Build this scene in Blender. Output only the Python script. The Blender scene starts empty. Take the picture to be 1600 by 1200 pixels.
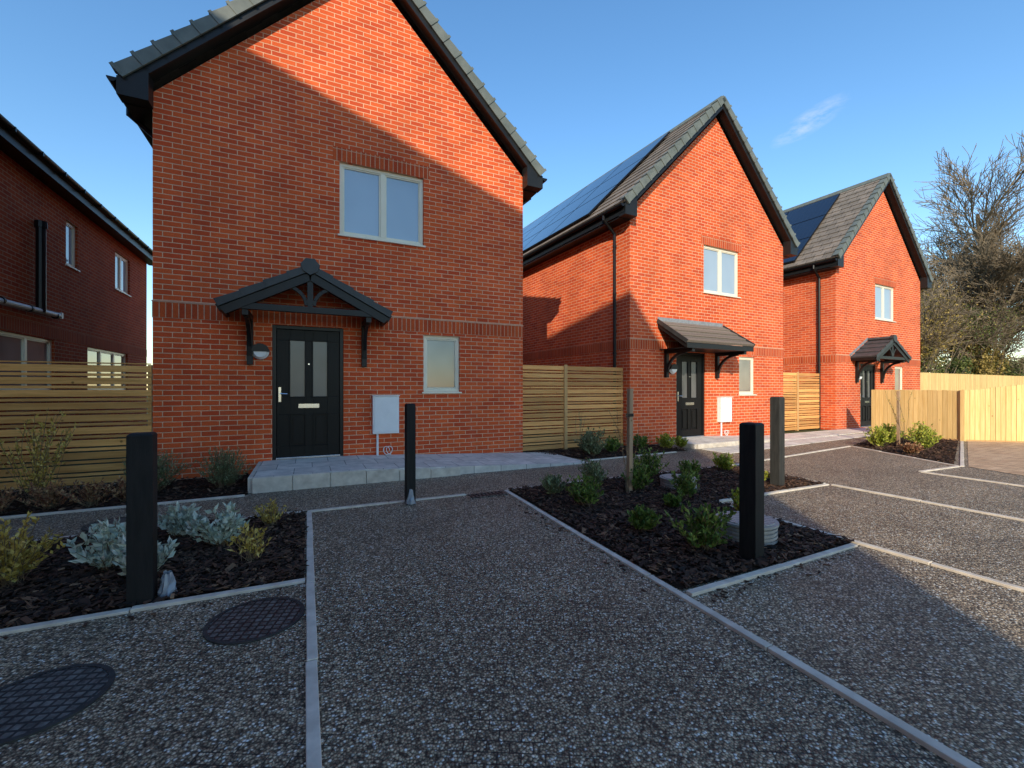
import bpy, bmesh, math, random
import numpy as np
from mathutils import Vector, Matrix
random.seed(7); np.random.seed(7)
C=bpy.context.scene.collection
R=math.radians
# ---------------------------------------------------------------- materials
def mat(name, col=(.5,.5,.5), rough=.7, spec=.5, metal=0):
    m=bpy.data.materials.new(name); m.use_nodes=True
    b=m.node_tree.nodes['Principled BSDF']
    b.inputs['Base Color'].default_value=(*col,1); b.inputs['Roughness'].default_value=rough
    b.inputs['Specular IOR Level'].default_value=spec; b.inputs['Metallic'].default_value=metal
    return m
class NT:
    def __init__(s,m): s.m=m; s.t=m.node_tree; s.b=s.t.nodes.get('Principled BSDF')
    def n(s,ty,props=None,**inp):
        nd=s.t.nodes.new(ty)
        for k,v in (props or {}).items(): setattr(nd,k,v)
        for k,v in inp.items():
            k=k.replace('_',' ')
            if k.startswith('i') and k[1:].isdigit(): k=int(k[1:])
            s.set(nd,k,v)
        return nd
    def set(s,nd,k,v):
        if isinstance(v,bpy.types.NodeSocket): s.t.links.new(v,nd.inputs[k])
        else: nd.inputs[k].default_value=v
    def math(s,op,a,b=0.0,c=None):
        nd=s.t.nodes.new('ShaderNodeMath'); nd.operation=op
        s.set(nd,0,a); s.set(nd,1,b)
        if c is not None: s.set(nd,2,c)
        return nd.outputs[0]
    def ramp(s,fac,stops,interp='LINEAR'):
        nd=s.t.nodes.new('ShaderNodeValToRGB'); cr=nd.color_ramp; cr.interpolation=interp
        while len(cr.elements)>1: cr.elements.remove(cr.elements[0])
        for i,(p,c) in enumerate(stops):
            e=cr.elements[0] if i==0 else cr.elements.new(p)
            e.position=p; e.color=(c[0],c[1],c[2],1) if not isinstance(c,(int,float)) else (c,c,c,1)
        s.set(nd,0,fac); return nd.outputs[0]
    def mix(s,f,a,b,mode='MIX'):
        nd=s.t.nodes.new('ShaderNodeMix'); nd.data_type='RGBA'; nd.blend_type=mode
        s.set(nd,0,f)
        for i,v in ((6,a),(7,b)):
            if isinstance(v,tuple) and len(v)==3: v=(*v,1)
            s.set(nd,i,v)
        return nd.outputs[2]
    def noise(s,vec,scale,detail=3,rough=.5):
        return s.n('ShaderNodeTexNoise',None,Vector=vec,Scale=scale,Detail=detail,Roughness=rough).outputs[0]
    def bump(s,h,strength=.5,dist=.01,nrm=None):
        nd=s.n('ShaderNodeBump',None,Height=h,Strength=strength,Distance=dist)
        if nrm: s.set(nd,'Normal',nrm)
        return nd.outputs[0]
    def out(s,k,v): s.set(s.b,k,v)

def brick_mat(name,soldier=False,dark=1.0):
    m=mat(name,rough=.85,spec=.12); t=NT(m)
    tc=t.n('ShaderNodeTexCoord'); sp=t.n('ShaderNodeSeparateXYZ',None,i0=tc.outputs['Object'])
    nn=t.n('ShaderNodeSeparateXYZ',None,i0=tc.outputs['Normal'])
    ax=t.math('GREATER_THAN',t.math('ABSOLUTE',nn.outputs[0]),.6)
    u=t.math('ADD',t.math('MULTIPLY',sp.outputs[0],t.math('SUBTRACT',1.0,ax)),t.math('MULTIPLY',sp.outputs[1],ax))
    z=sp.outputs[2]
    wob=t.math('MULTIPLY',t.math('SUBTRACT',t.noise(tc.outputs['Object'],9,2),.5),.006)
    zz=t.math('ADD',z,wob)
    if soldier: cv=t.n('ShaderNodeCombineXYZ',None,i0=t.math('SUBTRACT',zz,2.30),i1=u)
    else: cv=t.n('ShaderNodeCombineXYZ',None,i0=u,i1=zz)
    br=t.n('ShaderNodeTexBrick',dict(offset=0.0 if soldier else .5,offset_frequency=2,squash=1.0,squash_frequency=2),Vector=cv.outputs[0],Scale=1.0)
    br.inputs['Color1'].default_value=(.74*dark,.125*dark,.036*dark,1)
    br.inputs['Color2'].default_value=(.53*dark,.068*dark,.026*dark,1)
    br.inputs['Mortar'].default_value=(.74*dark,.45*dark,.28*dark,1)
    br.inputs['Mortar Size'].default_value=.0062; br.inputs['Mortar Smooth'].default_value=.2
    br.inputs['Bias'].default_value=-.15
    br.inputs['Brick Width'].default_value=.225; br.inputs['Row Height'].default_value=.075
    big=t.ramp(t.noise(tc.outputs['Object'],1.1,4,.6),[(.3,.8),(.7,1.12)])
    fine=t.ramp(t.noise(tc.outputs['Object'],70,4,.65),[(.3,.74),(.7,1.2)])
    c=t.mix(1.0,br.outputs['Color'],big,'MULTIPLY'); c=t.mix(.8,c,fine,'MULTIPLY')
    st=t.n('ShaderNodeMapping',None,Vector=tc.outputs['Object']); st.inputs['Scale'].default_value=(3,3,.5)
    pale=t.ramp(t.noise(st.outputs[0],1.3,5,.65),[(.58,0.),(.8,.12)])
    c=t.mix(pale,c,(.65,.36,.25))
    t.out('Base Color',c)
    h=t.math('SUBTRACT',t.math('MULTIPLY',t.noise(tc.outputs['Object'],120,3),.35),br.outputs['Fac'])
    t.out('Normal',t.bump(h,.55,.006))
    return m
M={}
M['brick']=brick_mat('red_brick'); M['soldier']=brick_mat('soldier_brick',True,.8)
M['brick_dk']=brick_mat('red_brick_dark',False,.55)  # same red brick and mortar, all tones scaled darker
def simple_noise(name,c1,c2,scale,rough=.7,spec=.4,bs=0,bd=.005,bscale=None,stretch=None,metal=0):
    m=mat(name,rough=rough,spec=spec,metal=metal); t=NT(m); tc=t.n('ShaderNodeTexCoord'); v=tc.outputs['Object']
    if stretch:
        mp=t.n('ShaderNodeMapping',None,Vector=v); mp.inputs['Scale'].default_value=stretch; v=mp.outputs[0]
    f=t.noise(v,scale,5,.6); t.out('Base Color',t.ramp(f,[(.3,c1),(.7,c2)]))
    if bs: t.out('Normal',t.bump(t.noise(v,bscale or scale*3,4),bs,bd))
    return m
M['black']=simple_noise('black_paint',(.008,.008,.008),(.014,.014,.014),8,.4,.3,.12,.002,60)
M['blackpl']=mat('black_upvc',(.008,.008,.009),.35,.3)
M['barge']=simple_noise('dark_fascia',(.010,.011,.011),(.016,.017,.017),3,.4,.25)
M['cap']=simple_noise('verge_cap',(.10,.115,.10),(.155,.17,.15),5,.55,.4,.1,.002,80)
M['cream']=simple_noise('cream_upvc',(.78,.71,.54),(.84,.77,.60),3,.35)
M['white']=simple_noise('white_grp',(.78,.77,.75),(.84,.83,.81),6,.4)
M['chrome']=mat('polished_metal',(.6,.6,.62),.22,.5,1)
M['lead']=simple_noise('lead_flashing',(.16,.17,.18),(.28,.29,.3),12,.5,.5)
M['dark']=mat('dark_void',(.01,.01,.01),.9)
M['greypipe']=mat('grey_pipe',(.55,.55,.55),.35)
M['lampw']=mat('lamp_diffuser',(.8,.8,.78),.4)
def door_mat():
    m=mat('black_door',rough=.4,spec=.2); t=NT(m); tc=t.n('ShaderNodeTexCoord')
    mp=t.n('ShaderNodeMapping',None,Vector=tc.outputs['Object']); mp.inputs['Scale'].default_value=(60,60,3)
    f=t.noise(mp.outputs[0],1.5,4); t.out('Base Color',t.ramp(f,[(.3,(.004,.004,.004)),(.7,(.009,.009,.009))]))
    t.out('Normal',t.bump(f,.25,.002)); return m
M['door']=door_mat()
def glass_mat(name,c1,c2,ior=1.9,rough=.03):
    m=mat(name,rough=rough); t=NT(m); tc=t.n('ShaderNodeTexCoord')
    f=t.noise(tc.outputs['Object'],.9,2); t.out('Base Color',t.ramp(f,[(.35,c1),(.65,c2)]))
    t.b.inputs['IOR'].default_value=ior
    t.out('Normal',t.bump(t.noise(tc.outputs['Object'],2.0,1),.03,.02))
    return m
M['glass']=glass_mat('window_glass',(.29,.37,.44),(.36,.44,.51))
M['glass_lo']=glass_mat('window_glass_lower',(.15,.14,.125),(.28,.26,.23))
M['glass_door']=glass_mat('obscure_door_glass',(.08,.08,.08),(.16,.16,.16),1.6,.25)
def tile_mat():
    m=mat('concrete_roof_tile',rough=.8,spec=.3); t=NT(m); tc=t.n('ShaderNodeTexCoord'); sp=t.n('ShaderNodeSeparateXYZ',None,i0=tc.outputs['Object'])
    row=t.math('FLOOR',t.math('DIVIDE',sp.outputs[2],.2156))
    y=t.math('ADD',sp.outputs[1],t.math('MULTIPLY',row,.1457))
    k=t.math('DIVIDE',y,.29); fr=t.math('FRACT',k); 
    joint=t.math('LESS_THAN',fr,.05)
    wn=t.n('ShaderNodeTexWhiteNoise',dict(noise_dimensions='2D'),Vector=t.n('ShaderNodeCombineXYZ',None,i0=t.math('FLOOR',k),i1=row).outputs[0])
    c=t.ramp(wn.outputs[0],[(0,(.16,.133,.105)),(1,(.245,.20,.16))])
    c=t.mix(.6,c,t.ramp(t.noise(tc.outputs['Object'],30,4),[(.3,.7),(.7,1.2)]),'MULTIPLY')
    c=t.mix(joint,c,(.03,.03,.03)); t.out('Base Color',c); t.out('Normal',t.bump(t.noise(tc.outputs['Object'],90,3),.3,.004)); return m
M['tile']=tile_mat()
M['tile_dk']=simple_noise('slate_grey_tile',(.034,.036,.038),(.068,.07,.072),9,.6,.4,.3,.004,50)
def pv_mat():
    m=mat('solar_cells',rough=.12,spec=.6); t=NT(m); tc=t.n('ShaderNodeTexCoord'); sp=t.n('ShaderNodeSeparateXYZ',None,i0=tc.outputs['Object'])
    a=t.math('LESS_THAN',t.math('FRACT',t.math('DIVIDE',sp.outputs[1],.165)),.04)
    b=t.math('LESS_THAN',t.math('FRACT',t.math('DIVIDE',sp.outputs[2],.117)),.04)
    g=t.math('MAXIMUM',a,b); t.out('Base Color',t.mix(g,(.008,.014,.032),(.035,.045,.065))); return m
M['pv']=pv_mat(); M['pvf']=mat('solar_frame',(.02,.02,.022),.35,.5,.6)
def timber(name,c1,c2,ax,isl=.25,grain=1.0):
    m=mat(name,rough=.75,spec=.2); t=NT(m); tc=t.n('ShaderNodeTexCoord'); g=t.n('ShaderNodeNewGeometry')
    mp=t.n('ShaderNodeMapping',None,Vector=tc.outputs['Object']); s=[28,28,28]; s[ax]=1.6; mp.inputs['Scale'].default_value=s
    t.set(mp,'Location',t.n('ShaderNodeCombineXYZ',None,i0=t.math('MULTIPLY',g.outputs['Random Per Island'],37.),i1=t.math('MULTIPLY',g.outputs['Random Per Island'],91.)).outputs[0])
    f=t.noise(mp.outputs[0],1.0,6,.65)
    c=t.ramp(f,[(.28,c1),(.72,c2)])
    c=t.mix(1.,c,t.ramp(g.outputs['Random Per Island'],[(0,1-isl),(1,1+isl)]),'MULTIPLY')
    kn=t.n('ShaderNodeTexVoronoi',None,Vector=tc.outputs['Object'],Scale=4.5).outputs['Distance']
    c=t.mix(t.ramp(kn,[(.05,.75),(.09,0.)]),c,(.14,.06,.015))
    t.out('Base Color',c); t.out('Normal',t.bump(f,.3*grain,.003)); return m
M['slat']=timber('treated_slats',(.52,.235,.062),(.82,.44,.145),0,.3)
M['slat2']=timber('treated_slats_gap',(.54,.235,.07),(.80,.43,.15),0,.3)
M['board']=timber('featheredge_board',(.60,.38,.13),(.80,.57,.25),2,.14)
M['post']=timber('fence_post',(.48,.26,.10),(.66,.40,.17),2)
M['stake']=timber('weathered_stake',(.32,.2,.12),(.5,.34,.2),2)
M['bolgrey']=simple_noise('charred_timber',(.008,.008,.008),(.018,.017,.016),12,.6,.22,.4,.003,90,(3,3,.4))
M['bol_sunlit']=simple_noise('sunlit_black_timber',(.022,.022,.02),(.045,.043,.038),12,.7,.25,.4,.003,90,(3,3,.4))  # same black bollard timber, lighter: its sunlit tone is put into the colour
M['conc']=simple_noise('concrete_edging',(.48,.41,.33),(.70,.62,.51),9,.85,.2,.3,.003,90)
M['mulchbase']=simple_noise('mulch_soil',(.014,.009,.006),(.04,.022,.014),30,.95,.1,.8,.03,25)
def gravel_mat():
    m=mat('bound_gravel',rough=.6,spec=.3); t=NT(m); tc=t.n('ShaderNodeTexCoord'); P=tc.outputs['Object']
    wp=t.n('ShaderNodeVectorMath',dict(operation='ADD'),i0=P,i1=t.n('ShaderNodeVectorMath',dict(operation='SCALE'),i0=t.n('ShaderNodeTexNoise',None,Vector=P,Scale=60.,Detail=1.).outputs[1],Scale=.008).outputs[0]).outputs[0]
    v=t.n('ShaderNodeTexVoronoi',None,Vector=wp,Scale=92.)
    sr=t.n('ShaderNodeSeparateColor',None,i0=v.outputs['Color'])
    c=t.ramp(sr.outputs[0],[(0,(.11,.083,.055)),(.3,(.29,.215,.14)),(.5,(.45,.33,.205)),(.7,(.60,.445,.275)),(.84,(.76,.60,.40)),(.93,(.92,.82,.64)),(1,(.95,.92,.82))])
    c=t.mix(1.,c,t.ramp(v.outputs['Distance'],[(.28,1.),(.66,.24)]),'MULTIPLY')  # crevice shade between stones painted in by darkening towards cell edges
    c=t.mix(1.,c,t.ramp(t.noise(P,.9,5,.65),[(.3,.78),(.7,1.14)]),'MULTIPLY')
    c=t.mix(1.,c,t.ramp(t.noise(P,14,3,.6),[(.3,.78),(.7,1.14)]),'MULTIPLY')
    mp=t.n('ShaderNodeMapping',None,Vector=P); mp.inputs['Rotation'].default_value=(0,0,R(28))
    gb=t.n('ShaderNodeTexBrick',dict(offset=.5),Vector=mp.outputs[0],Scale=1.)
    gb.inputs['Brick Width'].default_value=.085; gb.inputs['Row Height'].default_value=.05; gb.inputs['Mortar Size'].default_value=.0026
    msk=t.math('MULTIPLY',gb.outputs['Fac'],t.ramp(t.noise(P,2.2,3,.6),[(.44,0.),(.58,.9)]))
    c=t.mix(msk,c,(.014,.014,.014)); t.out('Base Color',c)
    h=t.math('SUBTRACT',1.,v.outputs['Distance']); h=t.math('ADD',h,t.math('MULTIPLY',sr.outputs[1],.5))
    t.out('Normal',t.bump(h,.75,.006)); return m
M['gravel']=gravel_mat()
def slab_mat(name,c1,c2,bw,rh,ms=.006,rot=0):
    m=mat(name,rough=.8,spec=.25); t=NT(m); tc=t.n('ShaderNodeTexCoord'); P=tc.outputs['Object']
    mp=t.n('ShaderNodeMapping',None,Vector=P); mp.inputs['Rotation'].default_value=(0,0,rot)
    b=t.n('ShaderNodeTexBrick',dict(offset=.5),Vector=mp.outputs[0],Scale=1.)
    b.inputs['Color1'].default_value=(*c1,1); b.inputs['Color2'].default_value=(*c2,1); b.inputs['Mortar'].default_value=(c1[0]*.35,c1[1]*.35,c1[2]*.35,1)
    b.inputs['Mortar Size'].default_value=ms; b.inputs['Brick Width'].default_value=bw; b.inputs['Row Height'].default_value=rh
    c=t.mix(1.,b.outputs['Color'],t.ramp(t.noise(P,5,5,.65),[(.3,.72),(.7,1.15)]),'MULTIPLY'); t.out('Base Color',c)
    t.out('Normal',t.bump(t.math('SUBTRACT',t.math('MULTIPLY',t.noise(P,60,3),.3),b.outputs['Fac']),.4,.004)); return m
M['pave']=slab_mat('concrete_paving',(.62,.56,.48),(.74,.68,.59),.45,.45,.005)
M['block']=slab_mat('block_paving',(.46,.30,.18),(.6,.42,.26),.2,.1,.005,R(40))
M['earth']=simple_noise('rough_grass',(.05,.06,.02),(.10,.10,.045),3,.95,.1,.6,.05,20)
def islmat(name,stops,rough=.6,trans=0,spec=.3):
    m=mat(name,rough=rough,spec=spec); t=NT(m); g=t.n('ShaderNodeNewGeometry')
    t.out('Base Color',t.ramp(g.outputs['Random Per Island'],stops))
    if trans:
        b=t.n('ShaderNodeBsdfTranslucent'); t.set(b,'Color',t.ramp(g.outputs['Random Per Island'],stops))
        mx=t.n('ShaderNodeMixShader',None,i0=trans,i1=t.b.outputs[0],i2=b.outputs[0])
        t.t.links.new(mx.outputs[0],t.t.nodes['Material Output'].inputs[0])
    return m
M['chip']=islmat('bark_chips',[(0,(.012,.008,.006)),(.4,(.038,.02,.013)),(.8,(.085,.042,.025)),(.95,(.15,.08,.045)),(1,(.25,.15,.085))],.8)
M['leaf_g']=islmat('leaf_green',[(0,(.045,.09,.018)),(.6,(.12,.20,.035)),(1,(.27,.34,.07))],.5,.3)
M['leaf_b']=islmat('leaf_bright',[(0,(.14,.2,.02)),(.6,(.34,.38,.04)),(1,(.58,.55,.1))],.5,.3)
M['leaf_s']=islmat('leaf_silver',[(0,(.32,.38,.29)),(.6,(.50,.55,.44)),(1,(.72,.74,.62))],.7,.15)
M['leaf_y']=islmat('leaf_yellow',[(0,(.32,.22,.04)),(.6,(.58,.42,.09)),(1,(.78,.63,.22))],.6,.3)
M['leaf_r']=islmat('leaf_russet',[(0,(.16,.06,.035)),(.5,(.36,.17,.09)),(1,(.5,.34,.16))],.6,.3)
M['leaf_gr']=islmat('leaf_greygreen',[(0,(.09,.12,.05)),(.6,(.18,.22,.10)),(1,(.3,.33,.18))],.6,.2)
M['leaf_tree']=islmat('leaf_autumn',[(0,(.10,.08,.018)),(.5,(.27,.20,.05)),(1,(.5,.35,.11))],.6,.3)
M['leaf_dark']=islmat('leaf_evergreen',[(0,(.035,.055,.015)),(.5,(.09,.12,.03)),(1,(.22,.22,.06))],.6,.2)
M['stem']=mat('stem_bark',(.16,.11,.06),.8); M['bark']=simple_noise('tree_bark',(.13,.10,.065),(.27,.21,.14),20,.9,.2)
def cover_mat():
    m=mat('cast_iron_cover',rough=.5,spec=.5); t=NT(m); tc=t.n('ShaderNodeTexCoord'); P=tc.outputs['Object']; mp=t.n('ShaderNodeMapping',None,Vector=P); mp.inputs['Rotation'].default_value=(0,0,.3)
    b=t.n('ShaderNodeTexBrick',dict(offset=0.),Vector=mp.outputs[0],Scale=1.)
    b.inputs['Brick Width'].default_value=.042; b.inputs['Row Height'].default_value=.042; b.inputs['Mortar Size'].default_value=.006
    c=t.mix(b.outputs['Fac'],(.09,.085,.075),(.010,.010,.010)); c=t.mix(.8,c,t.ramp(t.noise(P,22,5,.7),[(.38,.3),(.68,2.4)]),'MULTIPLY')
    t.out('Base Color',c); t.out('Normal',t.bump(t.math('SUBTRACT',1.,b.outputs['Fac']),.9,.006)); return m
M['cover']=cover_mat()
M['covgrey']=simple_noise('grey_plastic_riser',(.26,.24,.21),(.42,.39,.35),12,.6)
# ---------------------------------------------------------------- mesh builder
class MB:
    def __init__(s): s.v=[];s.f=[];s.m=[];s.mats=[]
    def mi(s,k):
        if k not in s.mats: s.mats.append(k)
        return s.mats.index(k)
    def add(s,vs,fs,k):
        o=len(s.v); s.v+= [tuple(p) for p in vs]; i=s.mi(k)
        for f in fs: s.f.append(tuple(o+j for j in f)); s.m.append(i)
    def box(s,x0,x1,y0,y1,z0,z1,k):
        s.add([(x0,y0,z0),(x1,y0,z0),(x1,y1,z0),(x0,y1,z0),(x0,y0,z1),(x1,y0,z1),(x1,y1,z1),(x0,y1,z1)],
              [(0,3,2,1),(4,5,6,7),(0,1,5,4),(1,2,6,5),(2,3,7,6),(3,0,4,7)],k)
    def prism(s,poly,a,b,k,axis='y'):
        n=len(poly)
        def P(p,t): return (p[0],t,p[1]) if axis=='y' else ((t,p[0],p[1]) if axis=='x' else (p[0],p[1],t))
        vs=[P(p,a) for p in poly]+[P(p,b) for p in poly]
        s.add(vs,[tuple(range(n)),tuple(range(2*n-1,n-1,-1))]+[(i,(i+1)%n,n+(i+1)%n,n+i) for i in range(n)],k)
    def beam(s,p0,p1,w,h,k,up=(0,0,1)):
        p0=Vector(p0);p1=Vector(p1);d=(p1-p0).normalized();u=Vector(up); sd=d.cross(u).normalized(); u=sd.cross(d).normalized()
        q=[]
        for p in (p0,p1):
            for a,b in ((-1,-1),(1,-1),(1,1),(-1,1)): q.append(p+sd*a*w/2+u*b*h/2)
        s.add(q,[(0,3,2,1),(4,5,6,7),(0,1,5,4),(1,2,6,5),(2,3,7,6),(3,0,4,7)],k)
    def tube(s,p0,p1,r0,r1,n,k,cap=True):
        p0=Vector(p0);p1=Vector(p1);d=(p1-p0).normalized();u=Vector((0,0,1)) if abs(d.z)<.95 else Vector((1,0,0)); a=d.cross(u).normalized(); b=a.cross(d)
        q=[]
        for p,r in ((p0,r0),(p1,r1)):
            for i in range(n):
                t=2*math.pi*i/n; q.append(p+(a*math.cos(t)+b*math.sin(t))*r)
        fs=[(i,(i+1)%n,n+(i+1)%n,n+i) for i in range(n)]
        if cap: fs+=[tuple(range(n)),tuple(range(2*n-1,n-1,-1))]
        s.add(q,fs,k)
    def obj(s,name,parent=None,bevel=0,smooth=False,recalc=True):
        me=bpy.data.meshes.new(name); me.from_pydata(s.v,[],s.f)
        for k in s.mats: me.materials.append(M[k])
        me.polygons.foreach_set('material_index',s.m)
        if recalc:
            bm=bmesh.new(); bm.from_mesh(me); bmesh.ops.recalc_face_normals(bm,faces=bm.faces); bm.to_mesh(me); bm.free()
        if smooth:
            me.polygons.foreach_set('use_smooth',[True]*len(me.polygons))
        ob=bpy.data.objects.new(name,me); C.objects.link(ob)
        if parent: ob.parent=parent
        if bevel:
            b=ob.modifiers.new('bevel','BEVEL'); b.width=bevel; b.segments=2; b.limit_method='ANGLE'
        return ob
def empty(name,loc=(0,0,0),rz=0):
    e=bpy.data.objects.new(name,None); C.objects.link(e); e.location=loc; e.rotation_euler=(0,0,rz); e.empty_display_size=.3; return e
def cells(u0,u1,v0,v1,holes):
    us=sorted({u0,u1,*[h[0] for h in holes],*[h[1] for h in holes]}); vs=sorted({v0,v1,*[h[2] for h in holes],*[h[3] for h in holes]})
    out=[]
    for a,b in zip(us,us[1:]):
        for c,d in zip(vs,vs[1:]):
            if not any(h[0]<=(a+b)/2<=h[1] and h[2]<=(c+d)/2<=h[3] for h in holes): out.append((a,b,c,d))
    return out
# ---------------------------------------------------------------- window in the y=0 plane (facing -y)
def window(par,x0,x1,z0,z1,lights,gl='glass',name='window'):
    mb=MB(); f=.055; ya,yb=.045,.11
    mb.box(x0,x1,ya,yb,z0,z0+f,'cream'); mb.box(x0,x1,ya,yb,z1-f,z1,'cream')
    mb.box(x0,x0+f,ya,yb,z0+f,z1-f,'cream'); mb.box(x1-f,x1,ya,yb,z0+f,z1-f,'cream')
    w=(x1-x0)/lights
    for i in range(1,lights): mb.box(x0+w*i-.04,x0+w*i+.04,ya,yb,z0+f,z1-f,'cream')
    for i in range(lights):
        a=x0+w*i+(f if i==0 else .04)+.001; b=x0+w*(i+1)-(f if i==lights-1 else .04)-.001
        g=.022
        for (p,q,r,s_) in ((a,b,z0+f+.001,z0+f+g),(a,b,z1-f-g,z1-f-.001),(a,a+g,z0+f+g,z1-f-g),(b-g,b,z0+f+g,z1-f-g)):
            mb.box(p,q,ya+.012,yb-.01,r,s_,'cream')
        mb.box(a+g,b-g,ya+.03,ya+.036,z0+f+g,z1-f-g,gl)
    mb.box(x0-.03,x1+.03,-.035,.05,z0-.03,z0-.002,'cream')
    return mb.obj(name,par,.003)
def slope_pt(s,n,side,W,zb):
    c=math.sqrt(.5); x=-.33+s*c-n*c; z=zb-.33+s*c+n*c
    return (x if side<0 else W-x, z)
def roof_courses(mb,side,W,zb,y0,y1,L,k='tile',N=15):
    e=L/N
    for i in range(N):
        s0=i*e; s1=min(L,(i+1)*e+.03)
        a=slope_pt(s0,-.02,side,W,zb);b=slope_pt(s0,.03,side,W,zb);c=slope_pt(s1,.004,side,W,zb);d=slope_pt(s1,-.02,side,W,zb)
        mb.prism([a,b,c,d],y0,y1,k)
def house(par,W=5.8,D=11.,porch='gable',pv=None,zE=5.45):
    zr=zE+W/2; zb=zE+.38; base=-.3
    door=(1.47,2.50,.19,2.29); w1=(2.44,3.83,3.83,5.03); w2=(3.83,4.50,1.24,2.25)
    holes=[door,w1,w2]
    mb=MB()
    for a,b,c,d in cells(0,W,base,zE,holes): mb.add([(a,0,c),(b,0,c),(b,0,d),(a,0,d)],[(0,1,2,3)],'brick')
    mb.add([(0,0,zE),(W,0,zE),(W/2,0,zr)],[(0,1,2)],'brick')
    for x0,x1,z0,z1 in holes:
        r=.115
        mb.add([(x0,0,z0),(x0,r,z0),(x0,r,z1),(x0,0,z1)],[(0,1,2,3)],'brick'); mb.add([(x1,0,z0),(x1,r,z0),(x1,r,z1),(x1,0,z1)],[(0,1,2,3)],'brick')
        mb.add([(x0,0,z1),(x0,r,z1),(x1,r,z1),(x1,0,z1)],[(0,1,2,3)],'brick'); mb.add([(x0,0,z0),(x0,r,z0),(x1,r,z0),(x1,0,z0)],[(0,1,2,3)],'conc')
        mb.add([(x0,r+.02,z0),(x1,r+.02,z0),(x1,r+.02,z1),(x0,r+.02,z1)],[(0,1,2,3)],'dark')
    mb.add([(0,0,base),(0,D,base),(0,D,zE),(0,0,zE)],[(0,1,2,3)],'brick'); mb.add([(W,0,base),(W,D,base),(W,D,zE),(W,0,zE)],[(0,1,2,3)],'brick')
    mb.add([(0,D,base),(W,D,base),(W,D,zE),(W/2,D,zr),(0,D,zE)],[(0,1,2,3,4)],'brick')
    mb.obj('walls',par,recalc=False)
    so=MB()
    so.box(-.006,W+.006,-.006,.05,2.30,2.525,'soldier')
    so.box(-.006,.0,.05,D,2.30,2.525,'soldier'); so.box(W,W+.006,.05,D,2.30,2.525,'soldier')
    so.box(w1[0]-.1,w1[1]+.1,-.006,.04,5.032,5.255,'soldier')
    so.box(-.012,W+.012,-.012,.0,2.525,2.54,'cap2')
    so.obj('soldier_courses',par)
    L=(W/2+.33)*math.sqrt(2); rf=MB()
    roof_courses(rf,-1,W,zb,-.2,D+.2,L); roof_courses(rf,1,W,zb,-.2,D+.2,L)
    rf.obj('roof',par)
    rg=MB(); y=-.2
    while y<D+.2:
        y1=min(y+.44,D+.2); rg.prism([(W/2-.15,zb+W/2-.10),(W/2-.12,zb+W/2-.01),(W/2-.05,zb+W/2+.05),(W/2+.05,zb+W/2+.05),(W/2+.12,zb+W/2-.01),(W/2+.15,zb+W/2-.10)],y+.004,y1-.004,'cap'); y+=.44
    rg.obj('ridge_tiles',par)
    vc=MB(); e=L/15
    for side in (-1,1):
        for i in range(15):
            s0=i*e; s1=(i+1)*e+.012
            A=[slope_pt(s0,.08,side,W,zb),slope_pt(s1,.05,side,W,zb),slope_pt(s1,-.10,side,W,zb),slope_pt(s0,-.10,side,W,zb)]
            vc.prism(A,-.245,-.215,'cap')
            B=[slope_pt(s0,.08,side,W,zb),slope_pt(s1,.05,side,W,zb),slope_pt(s1,.035,side,W,zb),slope_pt(s0,.055,side,W,zb)]
            vc.prism(B,-.2149,-.07,'cap')
            Cc=[slope_pt(s0,.094,side,W,zb),slope_pt(s0+.05,.09,side,W,zb),slope_pt(s0+.05,-.108,side,W,zb),slope_pt(s0,-.108,side,W,zb)]
            vc.prism(Cc,-.258,-.2455,'cap')
    vc.obj('verge_caps',par,.004)
    bg=MB()
    for side in (-1,1):
        q=lambda x,z:(x if side<0 else W-x,z)
        h0,h1=-.12,-.26
        xa=-.33
        bg.prism([q(xa,zb+xa+h0),q(W/2-.001,zb+W/2+h0),q(W/2-.001,zb+W/2+h1),q(xa,zb+xa+h1)],-.208,-.18,'barge')
        bg.prism([q(xa,zb+xa+h1-.03),q(xa,zb+xa-.05),q(.01,zb+.01+h1+.02),q(.01,zb+xa+h1-.03)],-.214,.0,'barge')
        bg.prism([q(xa,zb+xa+h1+.02),q(W/2-.001,zb+W/2+h1+.02),q(W/2-.001,zb+W/2+h1+.04),q(xa,zb+xa+h1+.04)],-.179,.0,'barge')
        x0,x1=sorted((q(xa,0)[0],q(xa+.02,0)[0])); bg.box(x0,x1,0.001,D,zb+xa-.26,zb+xa-.03,'barge')
        x0,x1=sorted((q(xa+.021,0)[0],q(.0,0)[0])); bg.box(x0,x1,0.001,D,zb+xa-.30,zb+xa-.285,'barge')
        gx=q(xa-.055,0)[0]; gz=zb+xa-.07
        pr=[(gx+.055*math.cos(t),gz+.06*math.sin(t)) for t in [math.pi+i*math.pi/8 for i in range(9)]]
        bg.prism(pr,-.2,D+.1,'blackpl')
        dx=q(-.06,0)[0]; y=.45
        bg.tube((gx,y,gz-.03),(gx,y,gz-.16),.036,.036,10,'blackpl'); bg.tube((gx,y,gz-.14),(dx,y,gz-.42),.036,.036,10,'blackpl')
        bg.tube((dx,y,gz-.40),(dx,y,0.0),.036,.036,10,'blackpl')
        for zz in (.5,2.2,3.6,4.7): bg.tube((dx,y,zz),(dx,y,zz+.05),.046,.046,10,'blackpl')
    bg.obj('bargeboards_and_gutters',par)
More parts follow.
